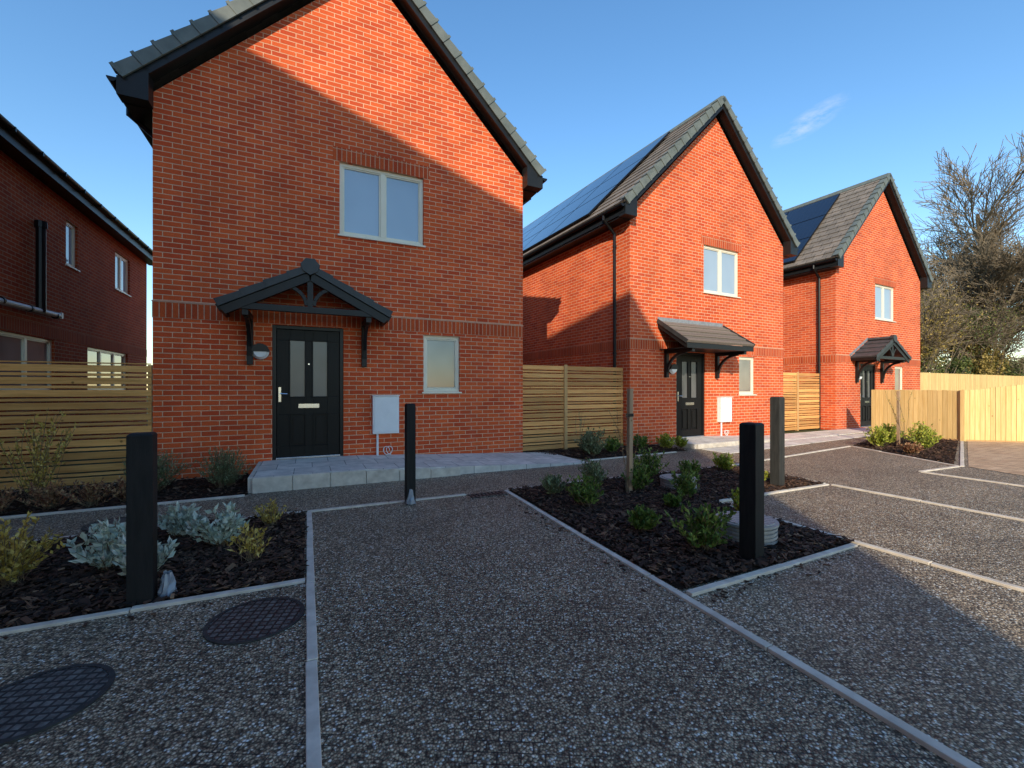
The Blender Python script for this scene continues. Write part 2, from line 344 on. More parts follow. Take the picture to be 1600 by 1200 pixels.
    if pv:
        pm=MB(); y=pv[0]
        while y+pv[2]<=pv[1]+.01:
            s=.22
            for r in range(pv[3]):
                hh=(L-.22-.36)/pv[3]
                A=[slope_pt(s+.01,.10,-1,W,zb),slope_pt(s+hh-.01,.10,-1,W,zb),slope_pt(s+hh-.01,.06,-1,W,zb),slope_pt(s+.01,.06,-1,W,zb)]
                pm.prism(A,y+.01,y+pv[2]-.01,'pvf')
                A=[slope_pt(s+.03,.103,-1,W,zb),slope_pt(s+hh-.03,.103,-1,W,zb),slope_pt(s+hh-.03,.1005,-1,W,zb),slope_pt(s+.03,.1005,-1,W,zb)]
                pm.prism(A,y+.03,y+pv[2]-.03,'pv'); s+=hh
            y+=pv[2]
        pm.obj('solar_panels',par)
    window(par,*w1,2,'glass','upper_window'); window(par,*w2,1,'glass_lo','ground_floor_window')
    x0,x1,z0,z1=door; d=MB()
    d.box(x0,x0+.055,.03,.11,z0,z1,'blackpl'); d.box(x1-.055,x1,.03,.11,z0,z1,'blackpl'); d.box(x0+.055,x1-.055,.03,.11,z1-.055,z1,'blackpl'); d.box(x0+.05,x1-.05,.0,.11,z0,z0+.03,'chrome')
    a,b=x0+.06,x1-.06; zb0,zt=z0+.035,z1-.06
    cx=(a+b)/2
    g=[(cx-.27,cx-.06,z0+.98,z1-.23),(cx+.06,cx+.27,z0+.98,z1-.23)]; p=[(cx-.27,cx-.06,z0+.20,z0+.70),(cx+.06,cx+.27,z0+.20,z0+.70)]
    for (u0,u1,v0,v1) in cells(a,b,zb0,zt,g+p): d.box(u0,u1,.05,.09,v0,v1,'door')
    for (u0,u1,v0,v1) in g:
        d.box(u0,u1,.068,.074,v0,v1,'glass_door')
        for r in ((u0-.02,u1+.02,v0-.02,v0),(u0-.02,u1+.02,v1,v1+.02),(u0-.02,u0,v0,v1),(u1,u1+.02,v0,v1)): d.box(r[0],r[1],.042,.06,r[2],r[3],'door')
    for (u0,u1,v0,v1) in p:
        d.box(u0,u1,.07,.08,v0,v1,'door'); d.box(u0+.04,u1-.04,.052,.07,v0+.04,v1-.04,'door')
        for r in ((u0-.015,u1+.015,v0-.015,v0),(u0-.015,u1+.015,v1,v1+.015),(u0-.015,u0,v0,v1),(u1,u1+.015,v0,v1)): d.box(r[0],r[1],.043,.06,r[2],r[3],'door')
    d.obj('front_door',par,.003)
    fx=MB(); fx.box(cx-.15,cx+.15,.036,.05,z0+.80,z0+.865,'chrome'); fx.box(cx-.12,cx+.12,.03,.036,z0+.815,z0+.85,'chrome')
    fx.box(a+.025,a+.06,.036,.05,z0+.90,z0+1.13,'chrome'); fx.tube((a+.043,.04,z0+1.03),(a+.043,-.005,z0+1.03),.009,.009,8,'chrome'); fx.tube((a+.043,-.003,z0+1.03),(a+.15,-.003,z0+1.025),.009,.009,8,'chrome')
    fx.tube((cx,.05,z0+1.5),(cx,.035,z0+1.5),.012,.012,10,'chrome')
    fx.obj('door_furniture',par)
    mt=MB(); mt.box(2.95,3.38,-.11,0,.54,1.17,'white'); mt.box(2.975,3.355,-.118,-.11,.565,1.145,'white'); mt.box(2.94,3.39,-.13,0,1.17,1.185,'white')
    mt.obj('meter_box',par,.006)
    mt=MB(); mt.tube((3.03,-.06,.54),(3.03,-.06,.0),.02,.02,10,'white')
    pts=[(3.16+.05*math.cos(t)*1.2+.008*t,-.09-.02*math.sin(2*t),.25+.07*math.sin(t)) for t in np.linspace(0,11,40)]
    for p0,p1 in zip(pts,pts[1:]): mt.tube(p0,p1,.006,.006,6,'white')
    mt.obj('meter_pipe',par)
    lp=MB(); lx,lz=1.315,1.86; n=20
    circ=[(lx+.12*math.cos(2*math.pi*i/n),lz+.12*math.sin(2*math.pi*i/n)) for i in range(n)]
    lp.prism(circ,-.035,0,'blackpl')
    r=[(lx+.118*math.cos(2*math.pi*i/n),lz+.118*math.sin(2*math.pi*i/n)) for i in range(n)]; r2=[(lx+.085*math.cos(2*math.pi*i/n),lz+.085*math.sin(2*math.pi*i/n)) for i in range(n)]
    vs=[(x,-.0355,z) for x,z in r]+[(x,-.085,z) for x,z in r2]
    lp.add(vs,[(i,(i+1)%n,n+(i+1)%n,n+i) for i in range(n)]+[tuple(range(n,2*n))],'lampw')
    up=[(lx+.124*math.cos(math.pi*i/10),lz+.124*math.sin(math.pi*i/10)) for i in range(11)]
    lp.prism(up,-.095,-.036,'blackpl'); lp.obj('bulkhead_light',par)
    cx=2.0; po=MB()
    if porch=='gable':
        hw=1.15; ze=2.45; za=3.06; pr=.68; sl=Vector((hw,0,za-ze)); Ls=sl.length; ang=math.atan2(za-ze,hw)
        for sd in (-1,1):
            def P(s,n): return (cx+sd*(hw-(s*math.cos(ang)-n*math.sin(ang)*1)), ze+s*math.sin(ang)+n*math.cos(ang))
            nco=4; e=Ls/nco
            for i in range(nco): po.prism([P(i*e,-.01),P(i*e,.045),P(min(Ls,(i+1)*e+.02),.015),P(min(Ls,(i+1)*e+.02),-.01)],-pr,0,'tile_dk')
            for i in range(nco): po.prism([P(i*e,-.05),P(i*e,.06),P(min(Ls,(i+1)*e),.04),P(min(Ls,(i+1)*e),-.05)],-pr-.03,-pr-.001,'cap3')
            po.prism([P(0,-.055),P(Ls,-.055),P(Ls-.08,-.17),P(.03,-.17)],-pr,-pr+.03,'black')
            po.prism([P(0,-.055),P(0,-.015),P(Ls,-.015),P(Ls,-.055)],-pr+.031,0,'black')
            po.prism([P(-.02,-.10),P(-.02,-.0),P(.03,-.0),P(.03,-.10)],-pr+.031,0,'black')
            po.prism([P(0,.05),P(Ls,.05),P(Ls,.13),P(-.02,.13)],-.012,-.002,'lead')
            bx=cx+sd*.82
            po.box(bx-.04,bx+.04,-.08,-.001,1.66,2.40,'black')
            po.box(bx-.04,bx+.04,-pr+.04,-.081,2.32,2.40,'black')
            pts=[(bx,-.07-(1-math.cos(i/6*math.pi/2))*.46,1.80+math.sin(i/6*math.pi/2)*.53) for i in range(7)]
            for p0,p1 in zip(pts,pts[1:]): po.beam(p0,p1,.055,.06,'black',up=(0,-1,.3))
            pts=[(cx+sd*.42-sd*(.37*(math.sin(i/6*math.pi/2))),-pr+.045,2.80-.29*(1-math.cos(i/6*math.pi/2))) for i in range(7)]
            for p0,p1 in zip(pts,pts[1:]): po.beam(p0,p1,.05,.05,'black',up=(0,1,0))
        po.box(cx-.98,cx+.98,-pr+.01,-pr+.08,2.40,2.49,'black')
        po.box(cx-.04,cx+.04,-pr+.02,-pr+.075,2.49,za-.05,'black')
        po.prism([(cx-.1,za-.06),(cx-.13,za+.03),(cx-.06,za+.12),(cx+.06,za+.12),(cx+.13,za+.03),(cx+.1,za-.06),(cx,za-.12)],-pr-.05,-pr+.06,'cap3')
        po.prism([(cx-.1,za+.02),(cx-.06,za+.09),(cx+.06,za+.09),(cx+.1,za+.02)],-pr+.061,0,'tile_dk')
    else:
        hw=1.15; y1=-.85; z0_=2.42; z1_=2.98; ang=math.atan2(z1_-z0_,.85); Ls=math.hypot(.85,z1_-z0_)
        def P(s,n): return (y1+s*math.cos(ang)-n*math.sin(ang), z0_+s*math.sin(ang)+n*math.cos(ang))
        e=Ls/4
        for i in range(4): po.prism([P(i*e,-.01),P(i*e,.045),P(min(Ls,(i+1)*e+.02),.015),P(min(Ls,(i+1)*e+.02),-.01)],cx-hw,cx+hw,'tile',axis='x')
        po.box(cx-hw,cx+hw,y1+.0,y1+.03,z0_-.13,z0_-.015,'black')
        for sd in (-1,1):
            xx=cx+sd*hw; a_,b_=(xx-.03,xx-.001) if sd>0 else (xx+.001,xx+.03)
            po.prism([(y1+.031,z0_-.13),(y1+.031,z0_-.0),(0,z1_-.02),(0,z1_-.14)],a_,b_,'black',axis='x')
            po.prism([P(0,-.03),P(0,.06),P(Ls,.06),P(Ls,-.03)],*( (xx,xx+.03) if sd>0 else (xx-.03,xx)),'cap3',axis='x')
            bx=cx+sd*.9
            po.box(bx-.04,bx+.04,-.08,-.001,1.66,2.30,'black'); po.box(bx-.04,bx+.04,y1+.04,-.081,2.22,2.30,'black')
            pts=[(bx,-.07-(1-math.cos(i/6*math.pi/2))*.55,1.78+math.sin(i/6*math.pi/2)*.45) for i in range(7)]
            for p0,p1 in zip(pts,pts[1:]): po.beam(p0,p1,.055,.06,'black',up=(0,-1,.3))
        po.box(cx-hw+.05,cx+hw-.05,y1+.1,-.002,z0_-.12,z0_-.10,'black'); po.box(cx-hw,cx+hw,-.012,-.002,z1_,z1_+.1,'lead')
    po.obj('porch_canopy',par,.003)
M['cap2']=simple_noise('brick_drip',(.55,.26,.16),(.65,.36,.24),9,.8)
M['cap3']=simple_noise('porch_edge_trim',(.026,.028,.028),(.042,.045,.045),6,.45)
h1=empty('brick_house',(-1.96,7.66,0)); house(h1,porch='gable')
h2=empty('brick_house',(6.59,7.75,-.10),R(2.5)); house(h2,porch='lean',pv=(1.2,10.6,1.85,3))
h3=empty('brick_house',(14.96,8.0,-.17),R(2.3)); house(h3,porch='gable',pv=(1.1,9.6,1.8,3))
# ---------------------------------------------------------------- left-hand house (wall facing +X at X=-4.6)
h0=empty('brick_house',(-4.6,17.4,0),R(90))
def house_left(par):
    Lh=15.; D=7.; zE=5.45; L0=-Lh
    wins=[(12.3,12.82,3.92,4.87,1),(14.9,15.95,3.95,4.95,2),(9.2,11.84,1.25,2.27,3),(13.3,15.8,1.25,2.27,3)]
    holes=[(a-17.4,b-17.4,c,d) for a,b,c,d,_ in wins]
    mb=MB()
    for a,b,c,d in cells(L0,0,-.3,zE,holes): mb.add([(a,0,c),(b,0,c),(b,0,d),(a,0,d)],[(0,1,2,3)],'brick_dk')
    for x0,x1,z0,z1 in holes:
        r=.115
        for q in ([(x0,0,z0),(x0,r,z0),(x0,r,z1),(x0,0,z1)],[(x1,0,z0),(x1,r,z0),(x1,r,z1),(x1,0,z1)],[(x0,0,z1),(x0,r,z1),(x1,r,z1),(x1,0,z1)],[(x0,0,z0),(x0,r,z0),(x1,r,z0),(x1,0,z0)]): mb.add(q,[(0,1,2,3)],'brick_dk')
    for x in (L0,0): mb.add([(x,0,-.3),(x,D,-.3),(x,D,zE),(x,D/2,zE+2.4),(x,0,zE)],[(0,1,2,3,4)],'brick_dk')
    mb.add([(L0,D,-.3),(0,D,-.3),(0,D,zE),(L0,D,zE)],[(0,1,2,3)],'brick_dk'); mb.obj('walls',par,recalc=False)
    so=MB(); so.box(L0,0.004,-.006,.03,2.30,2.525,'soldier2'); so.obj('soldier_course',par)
    rf=MB(); N=13; s=2.4/(D/2); an=math.atan(s); Ls=(D/2+.3)/math.cos(an)
    for sd in (0,1):
        for i in range(N):
            def P(t,n):
                y=-.3+t*math.cos(an)-n*math.sin(an); z=zE+.15-.3*s+t*math.sin(an)+n*math.cos(an)
                return (y if sd==0 else D-y, z)
            e=Ls/N; rf.prism([P(i*e,-.02),P(i*e,.03),P(min(Ls,(i+1)*e+.03),.004),P(min(Ls,(i+1)*e+.03),-.02)],L0-.2,.2,'tile_dk',axis='x')
    rf.obj('roof',par)
    g=MB(); g.box(L0-.2,.2,-.3,-.28,zE-.22,zE-.02,'barge'); g.box(L0-.2,.2,-.279,0,zE-.20,zE-.18,'barge')
    pr=[(-.355+.055*math.cos(t),zE-.0+.06*math.sin(t)) for t in [math.pi+i*math.pi/8 for i in range(9)]]
    g.prism(pr,L0-.2,.2,'blackpl',axis='x')
    for x in np.arange(L0,.2,.8): g.box(x,x+.03,-.415,-.3,zE-.07,zE+.005,'blackpl')
    g.tube((11.1-17.4,-.1,2.72),(11.1-17.4,-.1,4.3),.07,.07,12,'blackpl'); g.tube((11.1-17.4,-.1,4.3),(11.1-17.4,-.1,4.42),.09,.09,12,'blackpl')
    g.tube((8-17.4,-.1,2.68),(11.75-17.4,-.1,2.76),.05,.05,12,'greypipe')
    for x in (9.9,10.7,11.6): g.tube((x-17.4,-.1,2.735),(x-17.4+.05,-.1,2.736),.062,.062,12,'blackpl')
    g.box(11.74-17.4,11.80-17.4,-.15,-.05,2.70,2.82,'greypipe')
    g.obj('gutters_and_pipes',par)
    for a,b,c,d,l in wins: window(par,a-17.4,b-17.4,c,d,l,'glass' if c>3 else 'glass_lo','side_window')
M['soldier2']=brick_mat('soldier_brick_dark',True,.5)  # darker-scaled copy of the soldier brick
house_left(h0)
# ---------------------------------------------------------------- neighbouring building behind the viewpoint
SX,SY=.588,.809; EL=R(24)
h4=empty('brick_house',(SX*-8,SY*-8,0),math.atan2(-SX,SY))
mb=MB(); prof=[(2.11,-.3),(2.11,10.0),(1.76,10.42),(.78,11.58),(-1.39,12.1),(-5.04,12.54),(-9,13.0),(-14,13.0),(-18,9.8),(-18,-.3)]
mb.prism([(2.11,-.3),(2.11,9.8),(-18,9.8),(-18,-.3)],-6,0,'brick'); mb.obj('walls',h4)
mb=MB(); mb.prism([(2.11,9.8)]+prof[1:8]+[(-18,9.801)],-6,-.0,'tile'); mb.obj('roof',h4)
mb=MB()
for x in (-1,-4,-8,-12):
    for z in (1.2,3.9,6.6):
        mb.box(x,x+1.3,0.002,.03,z,z+1.2,'cream'); mb.box(x+.08,x+1.22,.031,.035,z+.08,z+1.12,'glass')
mb.obj('windows',h4)
# ---------------------------------------------------------------- ground
def sheet(name,poly,z,k,parent=None):
    mb=MB(); mb.add([(x,y,z) for x,y in poly],[tuple(range(len(poly)))],k); return mb.obj(name,parent,recalc=False)
sheet('ground',[(-400,-400),(400,-400),(400,400),(-400,400)],-.012,'earth')
sheet('gravel_paving',[(-14,-12),(24,-12),(24,8.05),(-14,7.62)],0,'gravel')
ed=MB()
def edge(x0,y0,x1,y1,w=.05,h=.018):
    L=math.hypot(x1-x0,y1-y0); n=max(1,round(L/.92)); 
    for i in range(n):
        a=i/n+.003/L; b=(i+1)/n-.003/L; j=random.uniform(-.004,.003)
        nx,ny=-(y1-y0)/L,(x1-x0)/L; o=random.uniform(-.003,.003)
        ed.beam((x0+(x1-x0)*a+nx*o,y0+(y1-y0)*a+ny*o,h/2-.02+j),(x0+(x1-x0)*b-nx*o,y0+(y1-y0)*b-ny*o,h/2-.02+random.uniform(-.004,.003)),w,h+.04,'conc')
edge(.02,-6,.02,5.02); edge(-12,5.05,1.75,5.05); edge(-12,6.0,-.68,6.12); edge(-12,3.18,-.01,3.25)
edge(1.80,-4,2.27,5.02); edge(2.17,2.0,4.1,2.05); edge(4.05,-5,4.2,3.47); edge(4.24,3.5,6.35,3.5); edge(6.3,-5,6.38,3.46); edge(8.4,-5,8.6,3.4); edge(8.62,3.42,9.8,3.38)
edge(2.3,5.05,6.35,5.05); edge(6.38,3.55,6.38,5.02); edge(6.42,5.05,11,5.6); edge(4.6,6.5,6.8,6.6)
edge(9.8,3.4,11,5.56); edge(9.85,3.36,14.5,4.95)
ed.obj('concrete_edging',None,.004)
beds=[[(-8,3.22),(-.02,3.28),(-.02,5.02),(-8,5.02)],[(2.17,2.07),(4.13,2.08),(4.18,3.53),(6.35,3.53),(6.35,5.02),(2.32,5.02)],[(-10,6.05),(-.66,6.16),(-.66,7.6),(-10,7.55)],[(4.6,6.55),(7.2,6.65),(7.2,7.7),(3.9,7.85),(4.5,6.9)],[(9.87,3.47),(14.6,5.05),(14.7,6.6),(11.1,5.6)]]
bd=MB()
for b in beds: bd.add([(x,y,.008) for x,y in b],[tuple(range(len(b)))],'mulchbase')
def inpoly(x,y,p):
    c=False; j=len(p)-1
    for i in range(len(p)):
        if (p[i][1]>y)!=(p[j][1]>y) and x<(p[j][0]-p[i][0])*(y-p[i][1])/(p[j][1]-p[i][1])+p[i][0]: c=not c
        j=i
    return c
CH=[(3.46,2.56,.25),(4.42,4.25,.24),(-.91,3.36,.07),(3.06,2.22,.07)]
for bi,b in enumerate(beds):
    xs=[p[0] for p in b]; ys=[p[1] for p in b]; x0,x1,y0,y1=max(min(xs),-6),max(xs),min(ys),max(ys)
    dens=[1700,1500,450,450,350][bi]
    for _ in range(int((x1-x0)*(y1-y0)*dens)):
        x=random.uniform(x0,x1);y=random.uniform(y0,y1)
        if not inpoly(x,y,b) or any(math.hypot(x-c[0],y-c[1])<c[2]+.01 for c in CH): continue
        l=random.uniform(.010,.03)*random.choice((1,1,1.5)); w=l*random.uniform(.22,.5); t=random.uniform(.002,.005)
        mm=Matrix.Translation((x,y,.014+random.uniform(0,.02)))@Matrix.Rotation(random.uniform(0,6.28),4,'Z')@Matrix.Rotation(random.gauss(0,.35),4,'X')@Matrix.Rotation(random.gauss(0,.28),4,'Y')
        k=random.uniform(.5,1)
        vs=[mm@Vector(p) for p in ((-l,-w*k,0),(l*k,-w,0),(l,w*k,0),(-l*.8,w,0),(-l,-w*k,t),(l*k,-w,t),(l,w*k,t),(-l*.8,w,t))]
        bd.add(vs,[(4,5,6,7),(0,1,5,4),(1,2,6,5),(2,3,7,6),(3,0,4,7)],'chip')
# a few chips kicked out on to the gravel
for _ in range(160):
    x,y=random.choice([(random.uniform(-4,0),3.18-abs(random.gauss(0,.06))),(random.uniform(2.2,4.1),2.0-abs(random.gauss(0,.07))),(2.15-abs(random.gauss(0,.07)),random.uniform(2.1,4.9)),(random.uniform(-4,0),5.1+abs(random.gauss(0,.07)))])
    l=random.uniform(.008,.022); w=l*.35; mm=Matrix.Translation((x,y,.004))@Matrix.Rotation(random.uniform(0,6.28),4,'Z')
    vs=[mm@Vector(p) for p in ((-l,-w,0),(l,-w,0),(l,w,0),(-l,w,0),(-l,-w,.004),(l,-w,.004),(l,w,.004),(-l,w,.004))]
    bd.add(vs,[(4,5,6,7),(0,1,5,4),(1,2,6,5),(2,3,7,6),(3,0,4,7)],'chip')
bd.obj('bark_mulch',recalc=False)
def ramp(name,loc,rz,x0,xf,x1,y0,h):
    e=empty(name,loc,rz); mb=MB(); 
    mb.prism([(x0,-.1),(x0,h),(xf,h),(x1,.012),(x1,-.1)],y0,-.002,'pave'); mb.obj('paving',e,.006)
    k=MB(); x=x0
    while x<xf+1.2:
        hh=h-.002 if x<xf-.3 else max(.03,h*(1-(x+.3-xf)/(x1-xf)))-.004
        k.box(x+.003,x+.447,y0-.05,y0-.002,-.1,hh,'conc'); x+=.45
    y=y0
    while y<-.1: k.box(x0-.05,x0-.002,y+.003,min(y+.447,-.003),-.1,h-.002,'conc'); y+=.45
    k.obj('kerb_blocks',e,.006)
ramp('entrance_ramp',(-1.96,7.66,0),0,1.34,2.7,6.4,-1.38,.19)
ramp('entrance_ramp',(6.59,7.75,-.0),R(2.5),.95,2.7,4.6,-1.0,.1)
mb=MB(); mb.prism([(10.9,6.9),(14.6,7.15),(20,7.45),(20,8.1),(14.6,7.95),(10.9,7.8)],-.05,.02,'pave',axis='z'); mb.prism([(7.6,6.0),(14.,6.6),(17,7.1),(10.89,6.88),(7.6,6.65)],-.05,.012,'pave',axis='z'); mb.obj('paved_path',None)
sheet('block_paving',[(14.65,4.9),(9.9,3.3),(9.2,1.5),(9.2,-6),(23,-6),(23,2)],.006,'block')
# ---------------------------------------------------------------- fences
def slat_fence(name,x0,y0,x1,y1,h,posts,k='slat',z0=.03):
    L=math.hypot(x1-x0,y1-y0); e=empty(name,(x0,y0,0),math.atan2(y1-y0,x1-x0)); mb=MB(); z=z0; i=0
    P=sorted([0]+posts+[L])
    while z<h:
        hh=.088 if i%2==0 else .036
        if z+hh>h: hh=h-z
        if hh>.01:
            for a,b in zip(P,P[1:]):
                a2=a
                while a2<b-.01:
                    b2=min(b,a2+1.9); mb.box(a2+.002,b2-.002,-.02+random.uniform(-.002,.002),0,z,z+hh,k); a2=b2
        z+=hh+.021; i+=1
    mb.obj('slats',e,.003)
    pm=MB()
    for p in P: pm.box(max(0,p-.045),min(L,p+.045),.001,.09,0,h-.02,'post')
    for p in posts[:]: pm.box(p-.04,p+.04,-.045,-.0225,0,h+.01,'post')
    pm.obj('posts',e,.003)
slat_fence('slatted_timber_fence',-11.,7.58,-1.97,7.66,1.65,[3.6,5.4],'slat')
slat_fence('slatted_timber_fence',3.84,7.92,6.57,7.98,1.80,[1.15],'slat2')
slat_fence('slatted_timber_fence',12.40,8.35,14.93,8.45,1.80,[1.25],'slat2')
def board_fence(name,x0,y0,x1,y1,h,h1=None,corner=False):
    h1=h1 or h; L=math.hypot(x1-x0,y1-y0); e=empty(name,(x0,y0,0),math.atan2(y1-y0,x1-x0)); mb=MB(); x=0
    while x<L-.02:
        w=min(.1,L-x); hh=h+(h1-h)*x/L+random.uniform(-.006,.006); o=random.uniform(0,.006)
        mb.box(x+.003,x+w-.003,-.012-o,.006,.03,hh,'board'); x+=.1
    mb.obj('boards',e,.002)
    r=MB(); hm=min(h,h1)
    for z in (.25,hm*.6,hm-.15): r.box(0.05,L-.05,.008,.045,z,z+.08,'post')
    n=max(1,round(L/2))
    for i in range(n+1):
        x=L*i/n; r.box(max(.05,x-.05),min(L-.05,x+.05),.046,.14,0,hm-.03,'post')
    r.box(0,L,-.03,-.0195,.0,.028,'post')
    if corner: r.box(L-.03,L+.05,-.075,-.0005-.03,0,h1+.02,'board')
    r.obj('rails_and_posts',e)
board_fence('closeboard_timber_fence',14.85,7.0,14.73,5.0,1.27,1.25,True)
board_fence('closeboard_timber_fence',14.735,4.985,19,1.25,1.25,2.0)
board_fence('closeboard_timber_fence',20.8,8.5,44,9.3,1.92)
# ---------------------------------------------------------------- bollards
def bollard(x,y,w,h,rz=0,k='bolgrey'):
    e=empty('timber_bollard',(x,y,0),rz); mb=MB(); a=w/2; c=.012
    mb.prism([(-a,-a),(a,-a),(a,a),(-a,a)],-.1,h-c,k,axis='z')
    t=a-c; mb.add([(-a,-a,h-c),(a,-a,h-c),(a,a,h-c),(-a,a,h-c),(-t,-t,h),(t,-t,h),(t,t,h),(-t,t,h)],[(4,5,6,7),(0,1,5,4),(1,2,6,5),(2,3,7,6),(3,0,4,7)],k)
    mb.obj('post',e,.003)
    return e
bollard(-.91,3.36,.125,1.03,R(4)); bollard(1.05,4.93,.10,1.13,R(3)); bollard(3.06,2.22,.125,1.04,R(8)); bollard(5.65,3.73,.125,1.19,R(5),'bol_sunlit')
def wrap(name,x,y,sc):
    mb=MB(); n=14; vs=[]
    for j in range(5):
        for i in range(n):
            t=2*math.pi*i/n; r=sc*(.6+.35*random.random())*(1-.13*j); vs.append((x+r*math.cos(t),y+r*math.sin(t),.01+j*sc*.55+random.uniform(-.01,.01)))
    fs=[(j*n+i,j*n+(i+1)%n,(j+1)*n+(i+1)%n,(j+1)*n+i) for j in range(4) for i in range(n)]
    mb.add(vs,fs,'poly'); return mb.obj(name)
M['poly']=mat('polythene_sheet',(.25,.27,.30),.25)
wrap('plastic_wrapping',-.79,3.38,.065); wrap('plastic_wrapping',1.05,4.90,.072)
mb=MB(); mb.beam((3.63,4.28,-.1),(3.64,4.28,1.3),.055,.055,'stake',up=(0,1,0)); mb.box(3.55,3.67,4.246,4.251,.95,.99,'blackpl'); mb.obj('tree_stake',None,.004)
mb=MB(); mb.beam((11.9,5.1,-.1),(11.9,5.1,1.25),.05,.05,'stake',up=(0,1,0)); mb.obj('tree_stake',None,.004)
# ---------------------------------------------------------------- covers
def cover(x,y,r,h=.008,k='covgrey2',name='drain_cover'):
    e=empty(name,(x,y,0)); mb=MB(); n=40
    mb.prism([(r*math.cos(2*math.pi*i/n),r*math.sin(2*math.pi*i/n)) for i in range(n)],h-.012,h-.002,'cover',axis='z')
    mb.obj('lid',e)
    rg=MB(); vs=[]
    for z in (-.03,h):
        for rr in (r+.001,r+.022):
            vs+=[(rr*math.cos(2*math.pi*i/n),rr*math.sin(2*math.pi*i/n),z) for i in range(n)]
    fs=[(2*n+i,2*n+(i+1)%n,3*n+(i+1)%n,3*n+i) for i in range(n)]+[(n+i,n+(i+1)%n,3*n+(i+1)%n,3*n+i) for i in range(n)]
    rg.add(vs,fs,k); rg.obj('frame',e)
M['covgrey2']=simple_noise('cover_frame_iron',(.02,.02,.019),(.05,.048,.042),20,.6)
cover(-.26,2.83,.225); cover(-1.02,2.47,.225); cover(-1.68,5.4,.2)
def chamber(x,y,r,h):
    e=empty('inspection_chamber',(x,y,0)); mb=MB(); n=40
    z=-.02
    while z<h-.02:
        for rr,dz in ((r,.018),(r-.014,.014)):
            mb.prism([(rr*math.cos(2*math.pi*i/n),rr*math.sin(2*math.pi*i/n)) for i in range(n)],z,z+dz,'covgrey',axis='z'); z+=dz+.0005
    mb.prism([((r+.01)*math.cos(2*math.pi*i/n),(r+.01)*math.sin(2*math.pi*i/n)) for i in range(n)],z,z+.02,'covgrey',axis='z')
    mb.obj('riser',e); m2=MB(); r2=r-.02
    m2.prism([(r2*math.cos(2*math.pi*i/n),r2*math.sin(2*math.pi*i/n)) for i in range(n)],z+.0205,z+.028,'covtop',axis='z'); m2.obj('lid',e)
def covtop():
    m=mat('grey_chamber_lid',rough=.6); t=NT(m); tc=t.n('ShaderNodeTexCoord'); P=tc.outputs['Object']
    b=t.n('ShaderNodeTexBrick',dict(offset=0.),Vector=P,Scale=1.); b.inputs['Brick Width'].default_value=.045; b.inputs['Row Height'].default_value=.045; b.inputs['Mortar Size'].default_value=.004
    t.out('Base Color',t.mix(b.outputs['Fac'],(.42,.39,.34),(.14,.135,.12))); t.out('Normal',t.bump(b.outputs['Fac'],-.6,.005)); return m
M['covtop']=covtop()
chamber(3.46,2.56,.235,.14); chamber(4.42,4.25,.225,.1)
g=MB(); 
for i in range(9): g.box(1.78+i*.05,1.805+i*.05,4.86,5.0,-.004,.012,'cover')
g.box(1.76,2.22,4.84,4.858,-.01,.013,'cover'); g.box(1.76,2.22,5.002,5.02,-.01,.013,'cover'); g.box(1.77,2.21,4.859,5.0,-.01,.003,'dark'); g.obj('gully_grate')
# ---------------------------------------------------------------- plants
def rdir(tilt):
    a=random.uniform(0,2*math.pi); return Vector((math.sin(tilt)*math.cos(a),math.sin(tilt)*math.sin(a),math.cos(tilt)))
def leaf(mb,c,d,L,W,k):
    s=d.cross(Vector((random.gauss(0,1),random.gauss(0,1),random.gauss(0,1)))).normalized(); n=d.cross(s)
    mb.add([c,c+d*L*.45+s*W/2+n*W*.15,c+d*L,c+d*L*.45-s*W/2+n*W*.15],[(0,1,2),(0,2,3)],k)
def plant(name,x,y,h,r,k,stems=22,per=12,L=.05,W=.022,tilt=.9,start=.25,up=.25):
    mb=MB()
    for i in range(stems):
        t=random.uniform(0,tilt)**1.0; d=rdir(t); ln=random.uniform(.65,1.)*math.hypot(h*math.cos(t),r*math.sin(t))
        p=Vector((x+random.gauss(0,r*.08),y+random.gauss(0,r*.08),.01)); pts=[p]; 
        for j in range(4):
            d=(d+Vector((random.gauss(0,.12),random.gauss(0,.12),up*.3))).normalized(); p=p+d*ln/4; pts.append(p)
        for a,b in zip(pts,pts[1:]): mb.tube(a,b,.0028,.002,3,'stem',False)
        for j in range(per):
            f=random.uniform(start,1)*4; q=min(3,int(f)); c=pts[q].lerp(pts[q+1],f-q)
            ld=(d*.5+rdir(random.uniform(.3,1.7))).normalized(); leaf(mb,c,ld,L*random.uniform(.6,1.15),W*random.uniform(.7,1.2),k)
    return mb.obj(name,recalc=False)
for x,y,h,r in ((-1.25,4.0,.36,.28),(-1.02,3.72,.30,.24),(-.98,4.62,.30,.28),(-.62,4.22,.34,.28),(-1.32,4.35,.26,.22)):
    plant('silver_ragwort',x,y,h,r,'leaf_s',34,18,.07,.035,1.0,.2)
plant('yellow_shrub',-.30,4.62,.26,.24,'leaf_y',40,12,.04,.014,1.0); plant('yellow_shrub',-.38,3.75,.30,.24,'leaf_y',24,9,.05,.018,.9); plant('yellow_shrub',-1.75,3.95,.46,.38,'leaf_y',54,20,.045,.02,1.0)
plant('yellow_shrub',-1.95,3.6,.38,.32,'leaf_y',40,18,.045,.02,1.0)
plant('tall_shrub',-2.75,6.7,1.1,.42,'leaf_y',40,24,.05,.022,.55,.2,.4); plant('tall_shrub',-3.4,6.6,.9,.5,'leaf_gr',30,20,.05,.022,.6)
for x,y in ((-2.5,6.35),(-2.15,6.3),(-2.9,6.3),(-1.85,6.4)): plant('russet_groundcover',x,y,.28,.38,'leaf_r',44,20,.04,.02,1.25)
